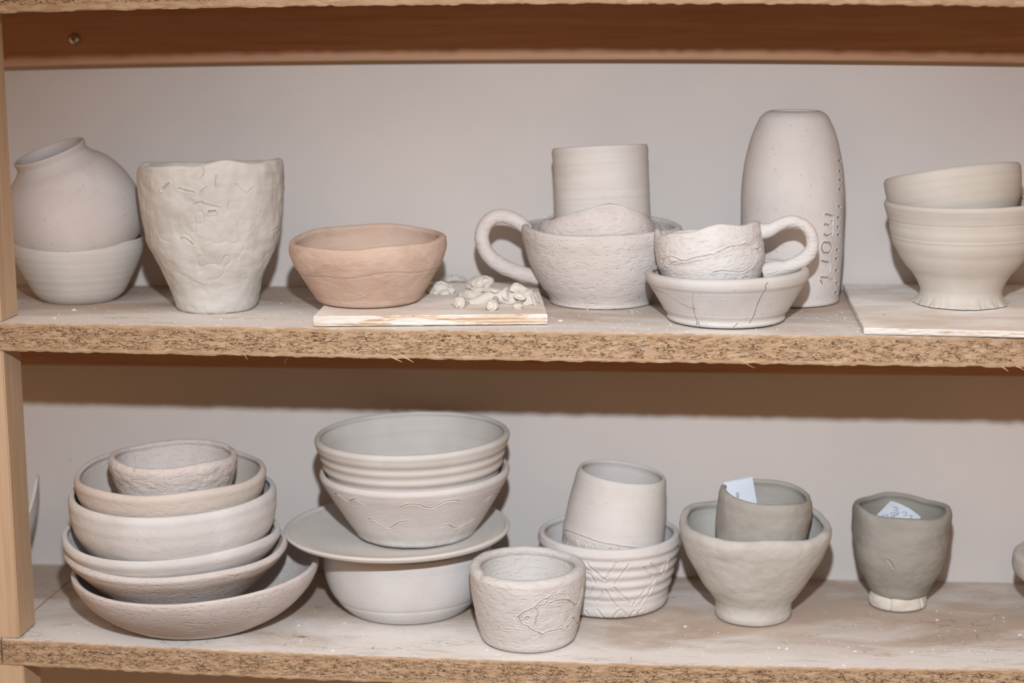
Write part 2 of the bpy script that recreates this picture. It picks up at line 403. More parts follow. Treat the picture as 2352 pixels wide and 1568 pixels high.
# ------------------------------------------------------------------ pots
class Pot:
    """turned or hand-built hollow vessel. prof = [(y_px, half_width_px)] top to bottom as measured, turned into metres at the pot's own depth"""
    def __init__(s, cx, prof, shelf=None, ybf=None, base_h=0.0, center=None, dy=0.0, roll=0, pitch=0, wall=11, sy=1.0, lumps=0.0, lump_s=30,
                 fine=0.0, rim=None, rimnoise=0.0, seed=0, cols=240, front=0.0, rows=90, disp=None, floor=None, grooves=(), gw=.0006, gd=.0008, lip=None, bite=None, foot_round=.0015, shade_w=1.0, fine_s=110):
        s.roll, s.pitch = math.radians(roll), math.radians(pitch)
        ytop = prof[0][0]
        if center is None:
            F = on_shelf(cx, ybf, shelf, base_h); r0 = prof[-1][1]*mpp(F)*sy
            v = (F-CAM)*np.array([1, 1, 0]); v /= np.linalg.norm(v)
            B = F+v*r0; B = F+v*prof[-1][1]*mpp(B)*sy
        else:
            C0 = np.array(center, float); v = (C0-CAM)*np.array([1, 1, 0]); v /= np.linalg.norm(v)
            B = at_plane(cx, prof[-1][0], C0+v*dy, v)
            v = (B-CAM)*np.array([1, 1, 0]); v /= np.linalg.norm(v)
        if center is None: B[2] = float(zshelf(shelf, B[0], B[1]))+base_h+(.0012 if base_h else .0006)
        s.v = v; s.B = B
        pts = []
        for y, hw in prof[::-1]:
            P = at_plane(cx, y, B, v); pts.append((hw*mpp(P), P[2]-B[2]))
        if center is None: pts[0] = (pts[0][0], 0.0)
        pts = np.array(pts); s.pts = pts; s.h = pts[-1][1]
        k = mpp(B); t = wall*k
        phi = math.atan2(-v[0], v[1])
        s.M = Matrix.Translation(Vector(B)) @ Matrix.Rotation(phi, 4, 'Z') @ Matrix.Rotation(s.roll, 4, 'Y') @ Matrix.Rotation(s.pitch, 4, 'X')
        s.Mi = s.M.inverted()
        # outer curve (r,z)
        oc = catmull(np.c_[pts, np.zeros(len(pts))], rows)[:, :2]
        s.oc = oc
        tg = np.gradient(oc, axis=0); tg /= np.linalg.norm(tg, axis=1)[:, None]+1e-12
        nrm = np.c_[-tg[:, 1], tg[:, 0]]        # inwards
        fl = floor*k if floor else t
        ic = oc+nrm*t; keep = (ic[:, 1] > fl) & (ic[:, 0] > .002)
        ic = ic[keep][::-1]
        ni = max(20, rows//2); ic = ic[np.linspace(0, len(ic)-1, ni).astype(int)]
        c0, c1 = oc[-1], ic[0]; mid = (c0+c1)/2; rad = np.linalg.norm(c0-c1)/2
        a0 = math.atan2(*(c0-mid)[::-1]); aa = np.linspace(0, np.pi, 12)[1:-1]
        rimc = np.array([mid+rad*np.array([math.cos(a0+a), math.sin(a0+a)*.8]) for a in aa])
        fr_ = ic[-1]; fc = np.array([[fr_[0]*q, fl+(fr_[1]-fl)*q**3] for q in (.9, .75, .5, .25, 1e-4)])
        r0 = oc[0, 0]; fd = min(foot_round, r0*.3)
        base = np.array([[1e-5, .0006], [r0*.5, .0006], [r0-fd*1.6, .0003], [r0-fd, 0.0]]) ; oc2 = oc.copy()
        oc2[:, 1] = np.maximum(oc2[:, 1], 0); m = oc2[:, 1] < fd; oc2[m, 0] -= (fd-oc2[m, 1])*.45
        prf = np.vstack([base, oc2, rimc, ic, fc])
        outer = np.r_[np.zeros(4), np.ones(len(oc)), np.ones(len(rimc))*.6, np.zeros(ni+5)]
        if front: u = np.linspace(-np.pi, np.pi, cols, endpoint=False); th = u-front*np.sin(u)
        else: th = np.linspace(-np.pi, np.pi, cols, endpoint=False)
        TH = np.broadcast_to(th, (len(prf), cols)); R = np.repeat(prf[:, :1], cols, 1); Z = np.repeat(prf[:, 1:], cols, 1); O = np.repeat(outer[:, None], cols, 1)
        P3 = np.stack([R*np.sin(TH), -R*np.cos(TH), Z], -1)
        w = np.clip(Z/max(s.h, 1e-6), 0, 1)
        fade = np.clip(Z/.006, .25, 1)*np.clip(R/.01, 0, 1)
        dr = np.zeros_like(R); st = np.zeros_like(R)
        if lumps: dr += lumps*fbm(P3*lump_s+seed*3.1, seed, 2)*fade
        if fine: dr += fine*fbm(P3*fine_s*np.array([1, 1, 1.6])+seed, seed+20, 3)*O*np.clip(Z/.003, 0, 1)
        s.dispz = np.zeros_like(Z)
        if disp is not None: dr += disp(TH, Z, R)*O
        for gi, g in enumerate(grooves):
            g = dict(g) if isinstance(g, dict) else dict(p=g)
            ww, dd = g.get('w', gw), g.get('d', gd)
            q = s.surf(g['p']); d = s.dist(q, TH, R, Z, g.get('j', .0004))
            dr -= dd*np.exp(-(d/ww)**2)*O
            dr += dd*.35*np.exp(-((d-2.2*ww)/(.9*ww))**2)*O
            st = np.maximum(st, np.exp(-(d/(ww*.9))**2)*O*shade_w*g.get('s', 1.0))  # mask for the shade painted along each groove
        zz = Z.copy()
        if rim is not None:
            rz = rim(th)[None, :]*k; zz += rz*np.where(w > 0, w, 0)**2.0
        if rimnoise: zz += (rimnoise*fbm(np.stack([np.sin(th)*2.2, np.cos(th)*2.2, th*0+seed], -1), seed+9, 3))[None, :]*w**6
        Rn = R+dr*(R > 1e-4)
        s.V = np.stack([Rn*np.sin(TH), -Rn*np.cos(TH)*sy, zz], -1); s.nr, s.nc = len(prf), cols; s.st = st
        s.sy = sy
    def local(s, P): return np.array(s.Mi @ Vector(P))
    def surf(s, px):
        out = []
        for x, y in px:
            d = ray(x, y); tt = np.linspace(-.16, .16, 1200)
            o = CAM; t0 = np.dot(s.B-CAM, d)/np.dot(d, d)
            P = CAM+d*(t0+tt)[:, None]
            L = np.c_[P, np.ones(len(P))] @ np.array(s.Mi).T
            Rz = np.interp(L[:, 2], s.oc[:, 1], s.oc[:, 0]); r = np.hypot(L[:, 0], L[:, 1])
            ins = (r < Rz) & (L[:, 2] > -.002) & (L[:, 2] < s.h+.004)
            if not ins.any():
                i = np.argmin(r-Rz+(np.abs(L[:, 2]-s.h/2) > s.h/2)*1.0)
            else: i = np.argmax(ins)
            out.append((math.atan2(L[i, 0], -L[i, 1]), L[i, 2]))
        return np.array(out)
    def dist(s, q, TH, R, Z, jit=.0004):
        if len(q) > 2: q = catmull(np.c_[q, np.zeros(len(q))], len(q)*4)[:, :2]
        best = np.full(TH.shape, 9.0)
        rr = np.interp(q[:, 1].mean(), s.oc[:, 1], s.oc[:, 0])
        jn = np.stack([np.sin(TH)*rr, np.cos(TH)*rr, Z], -1)*260
        X = TH*rr + jit*vnoise(jn, 3); Z = Z + jit*vnoise(jn+50, 4)
        for a, b in zip(q[:-1], q[1:]):
            ax, az, bx, bz = a[0]*rr, a[1], b[0]*rr, b[1]
            dx, dz = bx-ax, bz-az; L2 = dx*dx+dz*dz+1e-12
            t = np.clip(((X-ax)*dx+(Z-az)*dz)/L2, 0, 1)
            best = np.minimum(best, np.hypot(X-ax-t*dx, Z-az-t*dz))
        return best
    def mesh(s, name, mat, parent=None):
        o = add_mesh(name, s.V, grid_faces(s.nr, s.nc), mat, parent, None if parent else s.M, attr=s.st)
        return o
    def thing(s, name, label, cat, group=None): return thing(name, label, cat, s.M, group)
    def px(s, x, y, off=0.0): return at_plane(x, y, s.B+s.v*off, s.v)
    def axis(s): return s.B

def tube(pot, pts, name, mat, parent, off=0.0, seed=0, rough=.0004, flat_=1.0, n=60):
    """handle: pts = (x_px, y_px, radius_px[, depth])"""
    W = []
    for p in pts:
        q = pot.px(p[0], p[1], off+(p[3] if len(p) > 3 else 0)); W.append([*q, p[2]*mpp(q)])
    C4 = catmull(W, n); P = C4[:, :3]; R = np.abs(C4[:, 3])
    tg = np.gradient(P, axis=0); tg /= np.linalg.norm(tg, axis=1)[:, None]
    b = pot.v; nn = np.cross(tg, b); nn /= np.linalg.norm(nn, axis=1)[:, None]; bb = np.cross(nn, tg)
    m = 28; th = np.arange(m)/m*2*np.pi
    rows = P[:, None]+R[:, None, None]*(np.cos(th)[None, :, None]*nn[:, None]+flat_*np.sin(th)[None, :, None]*bb[:, None])
    nz = fbm(rows*90+seed, seed, 3)[..., None]; rows = rows+nz*rough*((rows-P[:, None])/R[:, None, None])
    V = np.vstack([P[:1], rows.reshape(-1, 3), P[-1:]])
    F = (grid_faces(n, m)+1).tolist(); e = len(V)-1
    F += [[0, 1+(j+1) % m, 1+j] for j in range(m)]+[[e, 1+(n-1)*m+j, 1+(n-1)*m+(j+1) % m] for j in range(m)]
    Mi = np.array(parent.matrix_world.inverted())
    Vl = np.c_[V, np.ones(len(V))] @ Mi.T
    return add_mesh(name, Vl[:, :3], [tuple(f) for f in F], mat, parent)

bump_at = lambda th, c, w: np.exp(-((np.angle(np.exp(1j*(th-c))))/w)**2)
# ------------------------------------------------------------------ middle shelf
p = Pot(185, [(548,150),(565,149),(600,138),(640,118),(675,95),(693,80)], 'mid', 700, wall=7, lumps=.0006, disp=lambda t,z,r: .00007*np.sin(z*900)*(z>.01))
tag(p.mesh('low_bowl', M_THROWN), 'low white thrown bowl under the tilted round vase beside the left post', 'bowl')
low = p
p = Pot(211, [(331,84),(345,82),(357,90),(377,112),(410,134),(450,149),(500,154),(546,141),(568,125),(585,105)], center=low.B, roll=-19, pitch=6, wall=9, lumps=.0006, seed=4, rows=120)
tag(p.mesh('round_vase', M_BISQUE), 'round bellied vase tilted with its short open neck leftward, in a low bowl', 'vase')

def tall_rim(th): return 11*np.cos(th)+3*np.sin(th*3+1)+3*np.sin(th*5+.4)+9*bump_at(th,1.2,.4)-8*bump_at(th,-1.35,.3)+9*bump_at(th,-2.95,.3)+2*np.sin(th*9)
cr = [dict(p=[(372,440),(382,432),(388,426)],w=.0007,d=.0022,j=.0011), dict(p=[(410,442),(428,444),(445,446)],w=.0006,d=.0015,j=.0011), dict(p=[(462,450),(470,442),(476,440)],w=.0005,d=.0015,j=.0011),
      dict(p=[(463,418),(467,404),(466,396),(471,390)],w=.0004,d=.0011,j=.0011), dict(p=[(497,440),(494,428),(497,418)],w=.0004,d=.0011,j=.0011),
      dict(p=[(534,438),(546,436),(556,444),(572,450),(582,438)],w=.0004,d=.0010,j=.0011), dict(p=[(482,494),(492,493)],w=.0009,d=.0026,j=.0011),
      dict(p=[(416,548),(424,545),(432,552),(442,560)],w=.0007,d=-.0012,j=.0011), dict(p=[(445,474),(458,470),(480,478),(505,484)],w=.0005,d=.0008,j=.0011),
      dict(p=[(590,500),(600,492),(597,485)],w=.0004,d=.0009,j=.0011), dict(p=[(626,532),(640,520),(648,505)],w=.0005,d=.0010,j=.0011), dict(p=[(430,640),(438,648),(440,652)],w=.0005,d=.0008,j=.0011)]
def tall_disp(t,z,r):
    P = np.stack([np.sin(t)*r, np.cos(t)*r, z],-1)
    a = fbm(P*np.array([38,38,30])+3, 31, 3); b = np.abs(fbm(P*np.array([70,70,55])+9, 33, 2))
    return .0024*a-.0007*np.clip(.13-b,0,1)/.13*np.clip(fbm(P*22,35,2)+.1,0,1)*1.3
p = Pot(497, [(380,166),(395,168),(430,167),(470,163),(515,156),(560,147),(600,130),(640,111),(670,101),(695,95),(704,89)], 'mid', 722, wall=20, lumps=.0020, lump_s=24, seed=7, rim=tall_rim, rimnoise=.0012, cols=620, front=.5, rows=190, disp=tall_disp, grooves=cr, fine=.0003, shade_w=.25)
tag(p.mesh('tall_pinch_pot', M_CRACK), 'tall hand-built tapering pot with cracked lumpy walls, between the vase and the pink bowl', 'pot')

# plywood bat with the pink bowl and the clay scraps
def slab(name, fl, fr, br, bl_, shelf, thick, mat, seed):
    c = [on_shelf(*q, shelf, thick) for q in (fl, fr, br, bl_)]
    n = 90; m = 30; u = np.linspace(0,1,n); v = np.linspace(0,1,m)
    top = np.array([[ (c[0]*(1-a)+c[1]*a)*(1-b)+(c[3]*(1-a)+c[2]*a)*b for a in u] for b in v])
    cen = top.reshape(-1,3).mean(0)
    ring = lambda A: np.vstack([A[0], A[1:,-1], A[-1,:-1][::-1], A[1:-1,0][::-1]])
    R0 = ring(top); k = len(R0); rows=[]
    for f in np.linspace(0,1,9):
        z = R0.copy(); z[:,2] -= thick*f*.96
        d = R0-cen; d[:,2]=0; d/=np.linalg.norm(d,axis=1)[:,None]
        q = np.stack([R0[:,0]*150, R0[:,1]*150, np.full(k,f*6+seed)],-1)
        z += d*(.0007*fbm(q,seed,3)+.0006-(.0009 if f in (0,1) else 0))[:,None]
        if f == 1: z[:,2] += .0003*vnoise(q, seed)
        rows.append(z)
    V = np.vstack([top.reshape(-1,3)]+rows); F = grid_faces(m,n,False).tolist(); b0=n*m
    idx = np.arange(n*m).reshape(m,n); ri = ring(np.repeat(idx[...,None],3,2))[:,0]
    F += [[ri[j], b0+j, b0+(j+1)%k, ri[(j+1)%k]] for j in range(k)]
    F += (grid_faces(9,k)+b0)[:, ::-1].tolist(); F.append([b0+8*k+j for j in range(k)])
    o = add_mesh(name, V-cen, [tuple(int(i) for i in f) for f in F], mat, smooth=False)
    o.location = cen+np.array([0,0,.0006]); return o
BT = .0092
tag(slab('plywood_bat', (721,727),(1256,722),(1232,650),(795,650),'mid',BT,M_BAT,3), 'small plaster-smeared plywood bat under the pink bowl and clay scraps', 'board')
B2T = .0056
tag(slab('plywood_bat', (1985,754),(2440,764),(2440,656),(1937,653.5),'mid',B2T,M_BAT2,5), 'dusty white wooden board under the footed bowl at the right end of the middle shelf', 'board')

p = Pot(848, [(548,177),(562,178),(600,169),(640,147),(668,129),(688,113),(695,107)], 'mid', 711, base_h=BT, wall=15, lumps=.0014, lump_s=24, seed=11, sy=1.08, rim=lambda t: -5*np.cos(t)+4*np.sin(t)+3*np.sin(2*t+1)+2*np.sin(5*t), rimnoise=.0008, cols=420, front=.3, rows=120, fine=.00035,
        disp=lambda t,z,r: -.0004*np.exp(-((z-.030-.0022*np.sin(t*2.2+.8)-.001*np.sin(t*7))/.0010)**2)+.0007/(1+np.exp(-(z-.030-.0022*np.sin(t*2.2+.8)-.001*np.sin(t*7))/.0012)))
tag(p.mesh('pink_bowl', M_PINK), 'pinkish terracotta hand-built bowl standing on the plywood bat', 'bowl')

# clay scraps on the bat
def blob(name, cx, cy, rx, ry, rz_px, h, mat, parent=None, amp=.12, fs=120, seed=0, rot=0, depth_px=None, M0=None, plane=None, pow_=1.0, base=None, n=56):
    """lump of clay: centre pixel, half width, half height, half depth (px), standing at board height or on a given plane point"""
    k = .00036
    if plane is None: F = on_shelf(cx, cy+ry*.8, 'mid', BT); C = np.array([F[0], F[1]+rz_px*k*.8, 0]); C = at_plane(cx, cy, C, np.array([0,1.0,0]))
    else: C = at_plane(cx, cy, plane, np.array([0,1.0,0]))
    k = mpp(C)
    u = np.linspace(0,np.pi,n); w = np.linspace(0,2*np.pi,int(n*1.6),endpoint=False); U,W = np.meshgrid(u,w,indexing='ij')
    S = np.stack([np.sin(U)*np.cos(W), np.sin(U)*np.sin(W), np.cos(U)],-1); S = np.sign(S)*np.abs(S)**pow_
    P = S*np.array([rx,rz_px,ry])*k
    nz = fbm(P*fs+seed*5.1, seed, 3); cre = np.abs(fbm(P*fs*.8+seed*9.7, seed+40, 2))
    P = P*(1+amp*nz-amp*1.1*np.clip(.13-cre,0,1)/.13)[...,None]
    ca, sa = math.cos(math.radians(rot)), math.sin(math.radians(rot))
    P = P @ np.array([[ca,0,-sa],[0,1,0],[sa,0,ca]])
    if base is not None: P[...,2] = np.maximum(P[...,2], base-C[2])
    if parent is None:
        o = add_mesh(name, P.reshape(-1,3), grid_faces(n,len(w)), mat, None, Matrix.Translation(Vector(C)))
    else:
        o = add_mesh(name, (P+C).reshape(-1,3)-np.array(parent.matrix_world.translation), grid_faces(n,len(w)), mat, parent)
    return o, C
def petal(parent, name, pts3, mat, seed, thick=.0016):
    """curled leaf of clay: quad patch from four pixel/depth corners, with a bulge"""
    c = [at_plane(x, y, np.array([0,Y,0]), np.array([0,1.0,0])) for x, y, Y in pts3[:4]]; bul = pts3[4]
    n = 18; V=[]
    for a in np.linspace(0,1,n):
        for b in np.linspace(0,1,n):
            # round the corners of the patch
            aa, bb = a*2-1, b*2-1
            x2, y2 = aa*math.sqrt(1-bb*bb*.42), bb*math.sqrt(1-aa*aa*.42); aa, bb = (x2+1)/2, (y2+1)/2
            P = (c[0]*(1-aa)+c[1]*aa)*(1-bb)+(c[3]*(1-aa)+c[2]*aa)*bb
            f = (1-x2*x2)*(1-y2*y2); V.append(P+np.array([0,-bul*f,bul*.5*f]))
    V = np.array(V); V += .0006*fbm(V*200+seed,seed,2)[:,None]
    V2 = V+np.array([0,thick,-thick*.4])
    f1 = grid_faces(n,n,False); A = np.vstack([V,V2]); ed=[]
    idx = np.arange(n*n).reshape(n,n); rg = np.r_[idx[0],idx[1:,-1],idx[-1,:-1][::-1],idx[1:-1,0][::-1]]
    for j in range(len(rg)): a,b = rg[j], rg[(j+1)%len(rg)]; ed.append((int(a),int(b),int(b)+n*n,int(a)+n*n))
    F = [tuple(q) for q in f1.tolist()]+[tuple(q[::-1]) for q in (f1+n*n).tolist()]+ed
    return add_mesh(name, A-np.array(parent.matrix_world.translation), F, mat, parent)
zb = float(zshelf('mid', -.02, .03))+BT+.0012
# the flower sprig at the front
root = on_shelf(1150, 700, 'mid', BT)
sprig = thing('clay_flower_sprig', 'crumpled clay flower sprig with buds lying at the front right of the plywood bat', 'clay flower', Matrix.Translation(Vector(root)))
yp = root[1]
class _S: pass
hs = _S(); hs.B = np.array([root[0], yp, root[2]]); hs.v = np.array([0,1.0,0])
hs.px = lambda x, y, off=0.0: at_plane(x, y, hs.B+hs.v*off, hs.v)
tube(hs, [(1062,697,9),(1080,699,12),(1100,692,12),(1122,683,13),(1150,682,17),(1180,690,18),(1215,694,15),(1228,690,8)], 'stem', M_SCRAP, sprig, .004, 3, .0012)
for args in [(1056,695,14,14,14), (1130,702,15,13,14), (1190,703,12,8,11)]:
    b, C = blob('bud', *args, 0, M_SCRAP, sprig, .16, 150, int(args[0]), plane=on_shelf(args[0], args[1]+args[3], 'mid', BT)+np.array([0,.002,0]), pow_=.9, base=zb-.0006)
for bx, by, br, sx, sy_ in [(1056,695,14,1076,698), (1130,702,13,1140,684), (1190,703,8,1196,690)]:
    dB = float((on_shelf(bx, by+br, 'mid', BT)-hs.B)[1])+.002
    tube(hs, [(bx,by,7,dB), ((bx+sx)/2,(by+sy_)/2,7,(dB+.004)/2), (sx,sy_,8,.004)], 'stalk', M_SCRAP, sprig, 0, 5, .0006, n=16)
blob('bud_tip', 1042, 702, 6, 6, 6, 0, M_SCRAP, sprig, .2, 200, 5, plane=np.array([0,yp-.004,0]), base=zb)
blob('flower_head', 1188, 685, 36, 25, 26, 0, M_SCRAP, sprig, .26, 95, 21, rot=-20, plane=np.array([0,yp+.006,0]), base=zb)
blob('flower_head', 1216, 690, 22, 25, 18, 0, M_SCRAP, sprig, .26, 95, 26, rot=-35, plane=np.array([0,yp+.004,0]), base=zb)
petal(sprig, 'petal', [(1170,660,yp-.004),(1185,645,yp+.002),(1218,668,yp+.001),(1176,672,yp-.005),.003], M_SCRAP, 3)
petal(sprig, 'petal', [(1215,667,yp-.003),(1222,662,yp+.002),(1241,700,yp+.002),(1230,708,yp-.005),.004], M_SCRAP, 5)
petal(sprig, 'petal', [(1152,668,yp-.006),(1165,656,yp+.002),(1172,690,yp-.004),(1156,690,yp-.008),.003], M_SCRAP, 7)
petal(sprig, 'petal', [(1180,668,yp-.008),(1212,672,yp-.006),(1206,692,yp-.012),(1178,686,yp-.012),.003], M_SCRAP, 8)
petal(sprig, 'petal', [(1127,662,yp-.001),(1148,663,yp+.002),(1146,672,yp-.002),(1130,672,yp-.004),.002], M_SCRAP, 9)
# capped lump behind it
F = on_shelf(1105, 690, 'mid', BT); cap = thing('clay_scrap', 'capped lump of scrap clay behind the clay flower sprig on the bat', 'clay lump', Matrix.Translation(Vector(F)))
blob('lump', 1095, 677, 44, 20, 34, 0, M_SCRAP, cap, .24, 90, 31, plane=F+np.array([0,.018,0]), base=zb)
blob('cap', 1102, 652, 31, 19, 26, 0, M_SCRAP, cap, .22, 90, 36, rot=-8, plane=F+np.array([0,.020,0]))
blob('brim', 1105, 662, 36, 7, 30, 0, M_SCRAP, cap, .14, 110, 38, rot=4, plane=F+np.array([0,.020,0]))
# rosettes
def rosette(cx, cy, rx, ry, Yf, label, seed, zlow):
    F = on_shelf(cx, cy+ry*.75, 'mid', BT)+np.array([0,Yf,0]); r = thing('clay_rosette', label, 'clay flower', Matrix.Translation(Vector(F)), 'clay rosettes on the bat')
    blob('heart', cx, cy-ry*.1, rx*.62, ry*.85, rx*.6, 0, M_SCRAP, r, .2, 110, seed, plane=F, base=zlow)
    for k in range(7):
        a = k/7*2*np.pi+.3
        blob('petal', cx+rx*.66*math.cos(a), cy+ry*.45*math.sin(a)+ry*.1, rx*.36, ry*.5, rx*.34, 0, M_SCRAP, r, .2, 150, seed+k+1, plane=F+np.array([0,-rx*.00025*math.sin(a),0]), base=zlow, n=30)
rosette(1012, 664, 36, 19, .010, 'small petalled clay rosette touching the right side of the pink bowl', 51, zb)
rosette(1040, 645, 34, 16, .030, 'small petalled clay rosette farthest back on the plywood bat, behind the other scraps', 71, zb)

# big cup with the long handle, pinch pot and cylinder inside
p = Pot(1381, [(522,184),(534,184),(560,178),(590,170),(630,153),(655,138),(672,126),(684,120),(692,119),(698,116)], 'mid', 712, wall=17, lumps=.0010, lump_s=22, seed=14, fine=.00022, cols=420, front=.3, rows=120, rim=lambda t: -3*np.cos(t)+2*np.sin(3*t), rimnoise=.0006)
big = p
t = p.thing('big_cup', 'wide stout cup with a long curved handle on its left, holding a pinch pot', 'cup')
p.mesh('body', M_GROG, t)
tube(p, [(1214,530,14),(1194,512,16),(1166,498,15.5),(1140,497,16),(1118,512,17),(1107,541,16.5),(1113,570,17),(1130,594,18),(1158,613,18),(1192,626,17),(1222,634,17),(1240,640,17)], 'handle', M_GROG, t, .004, 4, .0006)
def pr(t): return 45*np.clip(1-np.sqrt((np.angle(np.exp(1j*(t-.15)))/1.2)**2+.004),0,1)-16*bump_at(t,1.6,.5)-8*bump_at(t,-1.7,.5)
p2 = Pot(1379, [(497,131),(505,138),(520,144),(545,145),(575,141),(610,129),(640,108),(664,90)], center=big.B, wall=10, lumps=.0012, seed=16, rim=pr, cols=380, front=.3, rows=110, fine=.00022, disp=lambda t,z,r: -.006*bump_at(t,.15,.22)*np.clip((z-.045)/.02,0,1)**2-.004*bump_at(t,1.2,.35)*np.clip((z-.035)/.02,0,1))
tag(p2.mesh('pinch_pot', M_GROG), 'thin-walled pinched pot with a peaked folded rim, inside the big cup', 'pot')
p3 = Pot(1389, [(338,109),(345,111),(360,110.5),(400,110),(470,110),(540,110),(590,105),(610,95)], center=big.B, roll=-2.6, pitch=-5, wall=8, lumps=.0003, seed=18, dy=.003, disp=lambda t,z,r: .00005*np.sin(z*700+t)+.0003*np.exp(-((z-.062)/.001)**2))
tag(p3.mesh('cylinder_cup', M_THROWN), 'straight-sided white cylinder cup rising out of the pinch pot in the big cup', 'cup')

# bottle with pressed letters
L = lambda *q: [(1820+u/4.126, 340+v/4.126) for u, v in q]
let = [L((315,628),(350,635),(380,642)), L((385,650),(382,690),(370,722)), L((305,722),(330,727),(350,737)), L((350,737),(378,750),(380,790),(365,812)), L((300,818),(330,830),(352,822)),
       L((325,897),(290,915),(280,945),(292,980),(325,993),(358,980),(370,945),(360,912),(325,897)), L((282,1070),(315,1078),(348,1085)), L((360,1095),(358,1130),(350,1165)),
       L((275,1225),(310,1227),(345,1230)), L((270,1255),(280,1272),(290,1285)), L((345,1238),(375,1248),(392,1246))]
dots = [L((u-10,v-2),(u+9,v+3)) for u, v in [(445,118),(450,220),(451,300),(450,393),(443,555),(436,657),(431,747),(435,822),(425,965),(419,1048),(421,1162),(424,1280),(412,1370)]]
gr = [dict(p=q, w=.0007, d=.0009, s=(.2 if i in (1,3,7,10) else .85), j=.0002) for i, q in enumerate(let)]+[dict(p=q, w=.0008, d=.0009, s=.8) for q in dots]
p = Pot(1815, [(254,57),(256,63),(266,76),(285,86),(310,96),(345,105),(380,112),(430,117),(500,117.5),(560,116.5),(620,113.5),(670,110),(690,107),(698,103)], 'mid', 708, wall=7, lumps=.0004, seed=20, cols=640, front=.15, rows=330, grooves=gr, fine=.00012)
bottle = p
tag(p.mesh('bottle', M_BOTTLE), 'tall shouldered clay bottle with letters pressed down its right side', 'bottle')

# cracked bowl and the broken mug in it
Q = lambda *q: [(1480+u/5.407, 480+v/5.407) for u, v in q]
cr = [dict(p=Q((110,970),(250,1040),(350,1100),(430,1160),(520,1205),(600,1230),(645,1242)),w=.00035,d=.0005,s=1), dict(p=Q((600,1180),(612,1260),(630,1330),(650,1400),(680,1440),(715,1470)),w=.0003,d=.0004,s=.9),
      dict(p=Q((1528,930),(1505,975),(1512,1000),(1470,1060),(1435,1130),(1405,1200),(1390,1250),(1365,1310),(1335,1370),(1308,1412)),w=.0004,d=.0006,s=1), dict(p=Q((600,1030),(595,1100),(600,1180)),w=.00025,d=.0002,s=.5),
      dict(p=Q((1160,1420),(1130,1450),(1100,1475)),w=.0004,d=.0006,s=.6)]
p = Pot(1667, [(616,181),(621,186),(630,187),(640,184),(648,178),(655,174),(680,159),(705,144),(721,134),(724,135),(731,131),(740,122)], 'mid', 757, wall=15, seed=22, cols=640, front=.4, rows=240, grooves=cr, rim=lambda t: 5*np.sin(t), lumps=.0004, disp=lambda t,z,r: .00002*np.sin(z*1500))
cb = p
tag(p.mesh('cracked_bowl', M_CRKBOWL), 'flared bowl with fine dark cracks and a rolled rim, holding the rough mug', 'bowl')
def mug_rim(t): return 3*np.sin(t*4+1)+3*np.sin(7*t)+4*bump_at(t,-1.5,.3)-3*bump_at(t,-.7,.3)
mc = [dict(p=[(1535,606),(1560,601),(1600,592),(1640,585),(1665,576),(1690,566),(1712,560),(1740,572),(1755,562),(1763,556)],w=.0006,d=.0010,s=.30,j=.0010), dict(p=[(1640,626),(1665,623),(1690,625),(1715,620),(1732,605),(1740,585)],w=.0005,d=.0006,s=.2),
      dict(p=[(1520,598),(1545,590),(1565,598)],w=.0008,d=.0008,s=.1)]
p = Pot(1642, [(527,122),(540,125),(560,126),(585,125),(610,122),(640,112),(665,98),(678,86)], center=cb.B, roll=-7, pitch=-7, wall=13, lumps=.0016, lump_s=26, seed=25, rim=mug_rim, rimnoise=.0012, cols=560, front=.35, rows=180, grooves=mc, fine=.0005,
        disp=lambda t,z,r: .0010/(1+np.exp(-(z-.036-.009*np.sin(t*1.2)-.0015*np.sin(t*6))/.0008))-.0005)
t = p.thing('rough_mug', 'rough cracked mug with a loop handle, lying tilted inside the cracked bowl', 'mug')
p.mesh('body', M_GROG2, t)
tube(p, [(1748,532,19),(1766,529,17),(1783,520,14.5),(1804,511,14),(1830,509.5,14),(1852,522,14.5),(1865,545,14.5),(1865,568,15),(1852,590,16),(1828,606,17),(1800,615,18),(1775,620,20),(1752,626,23)], 'handle', M_GROG2, t, .002, 8, .0005)

# footed bowl with a small tilted bowl inside
p = Pot(2205, [(461,179),(466,181),(476,179),(492,172),(526,166),(555,159),(580,146),(605,130),(628,110),(648,98),(668,92),(681,96),(690,103),(693,107)], 'mid', 716, base_h=B2T, wall=10, seed=28, cols=420, front=.2, rows=160, lumps=.0005,
        disp=lambda t,z,r: .00012*np.sin(z*520+.5*np.sin(t))*(z>.03)+.00015*vnoise(np.stack([np.sin(t)*.3,np.cos(t)*.3,z*160],-1),4)+.0004*np.exp(-((z-.058)/.0008)**2)-.0004*np.exp(-((z-.0725)/.0006)**2)+(.0026*fbm(np.stack([np.sin(t)*5,np.cos(t)*5,z*60],-1),3,3))*np.exp(-(z/.006)**2), rim=lambda t: 3*np.sin(t))
fb = p
tag(p.mesh('footed_bowl', M_GREEN), 'thrown bowl on a flaring ragged foot, standing on the dusty board', 'bowl')
p = Pot(2202, [(392,150),(398,155),(408,155),(440,152),(475,144),(505,128),(526,106),(540,86)], center=fb.B, roll=-8.5, pitch=-8, wall=9, seed=30, disp=lambda t,z,r: .00004*np.sin(z*800))
tag(p.mesh('small_bowl', M_GREEN), 'small smooth bowl tilted inside the footed bowl', 'bowl')

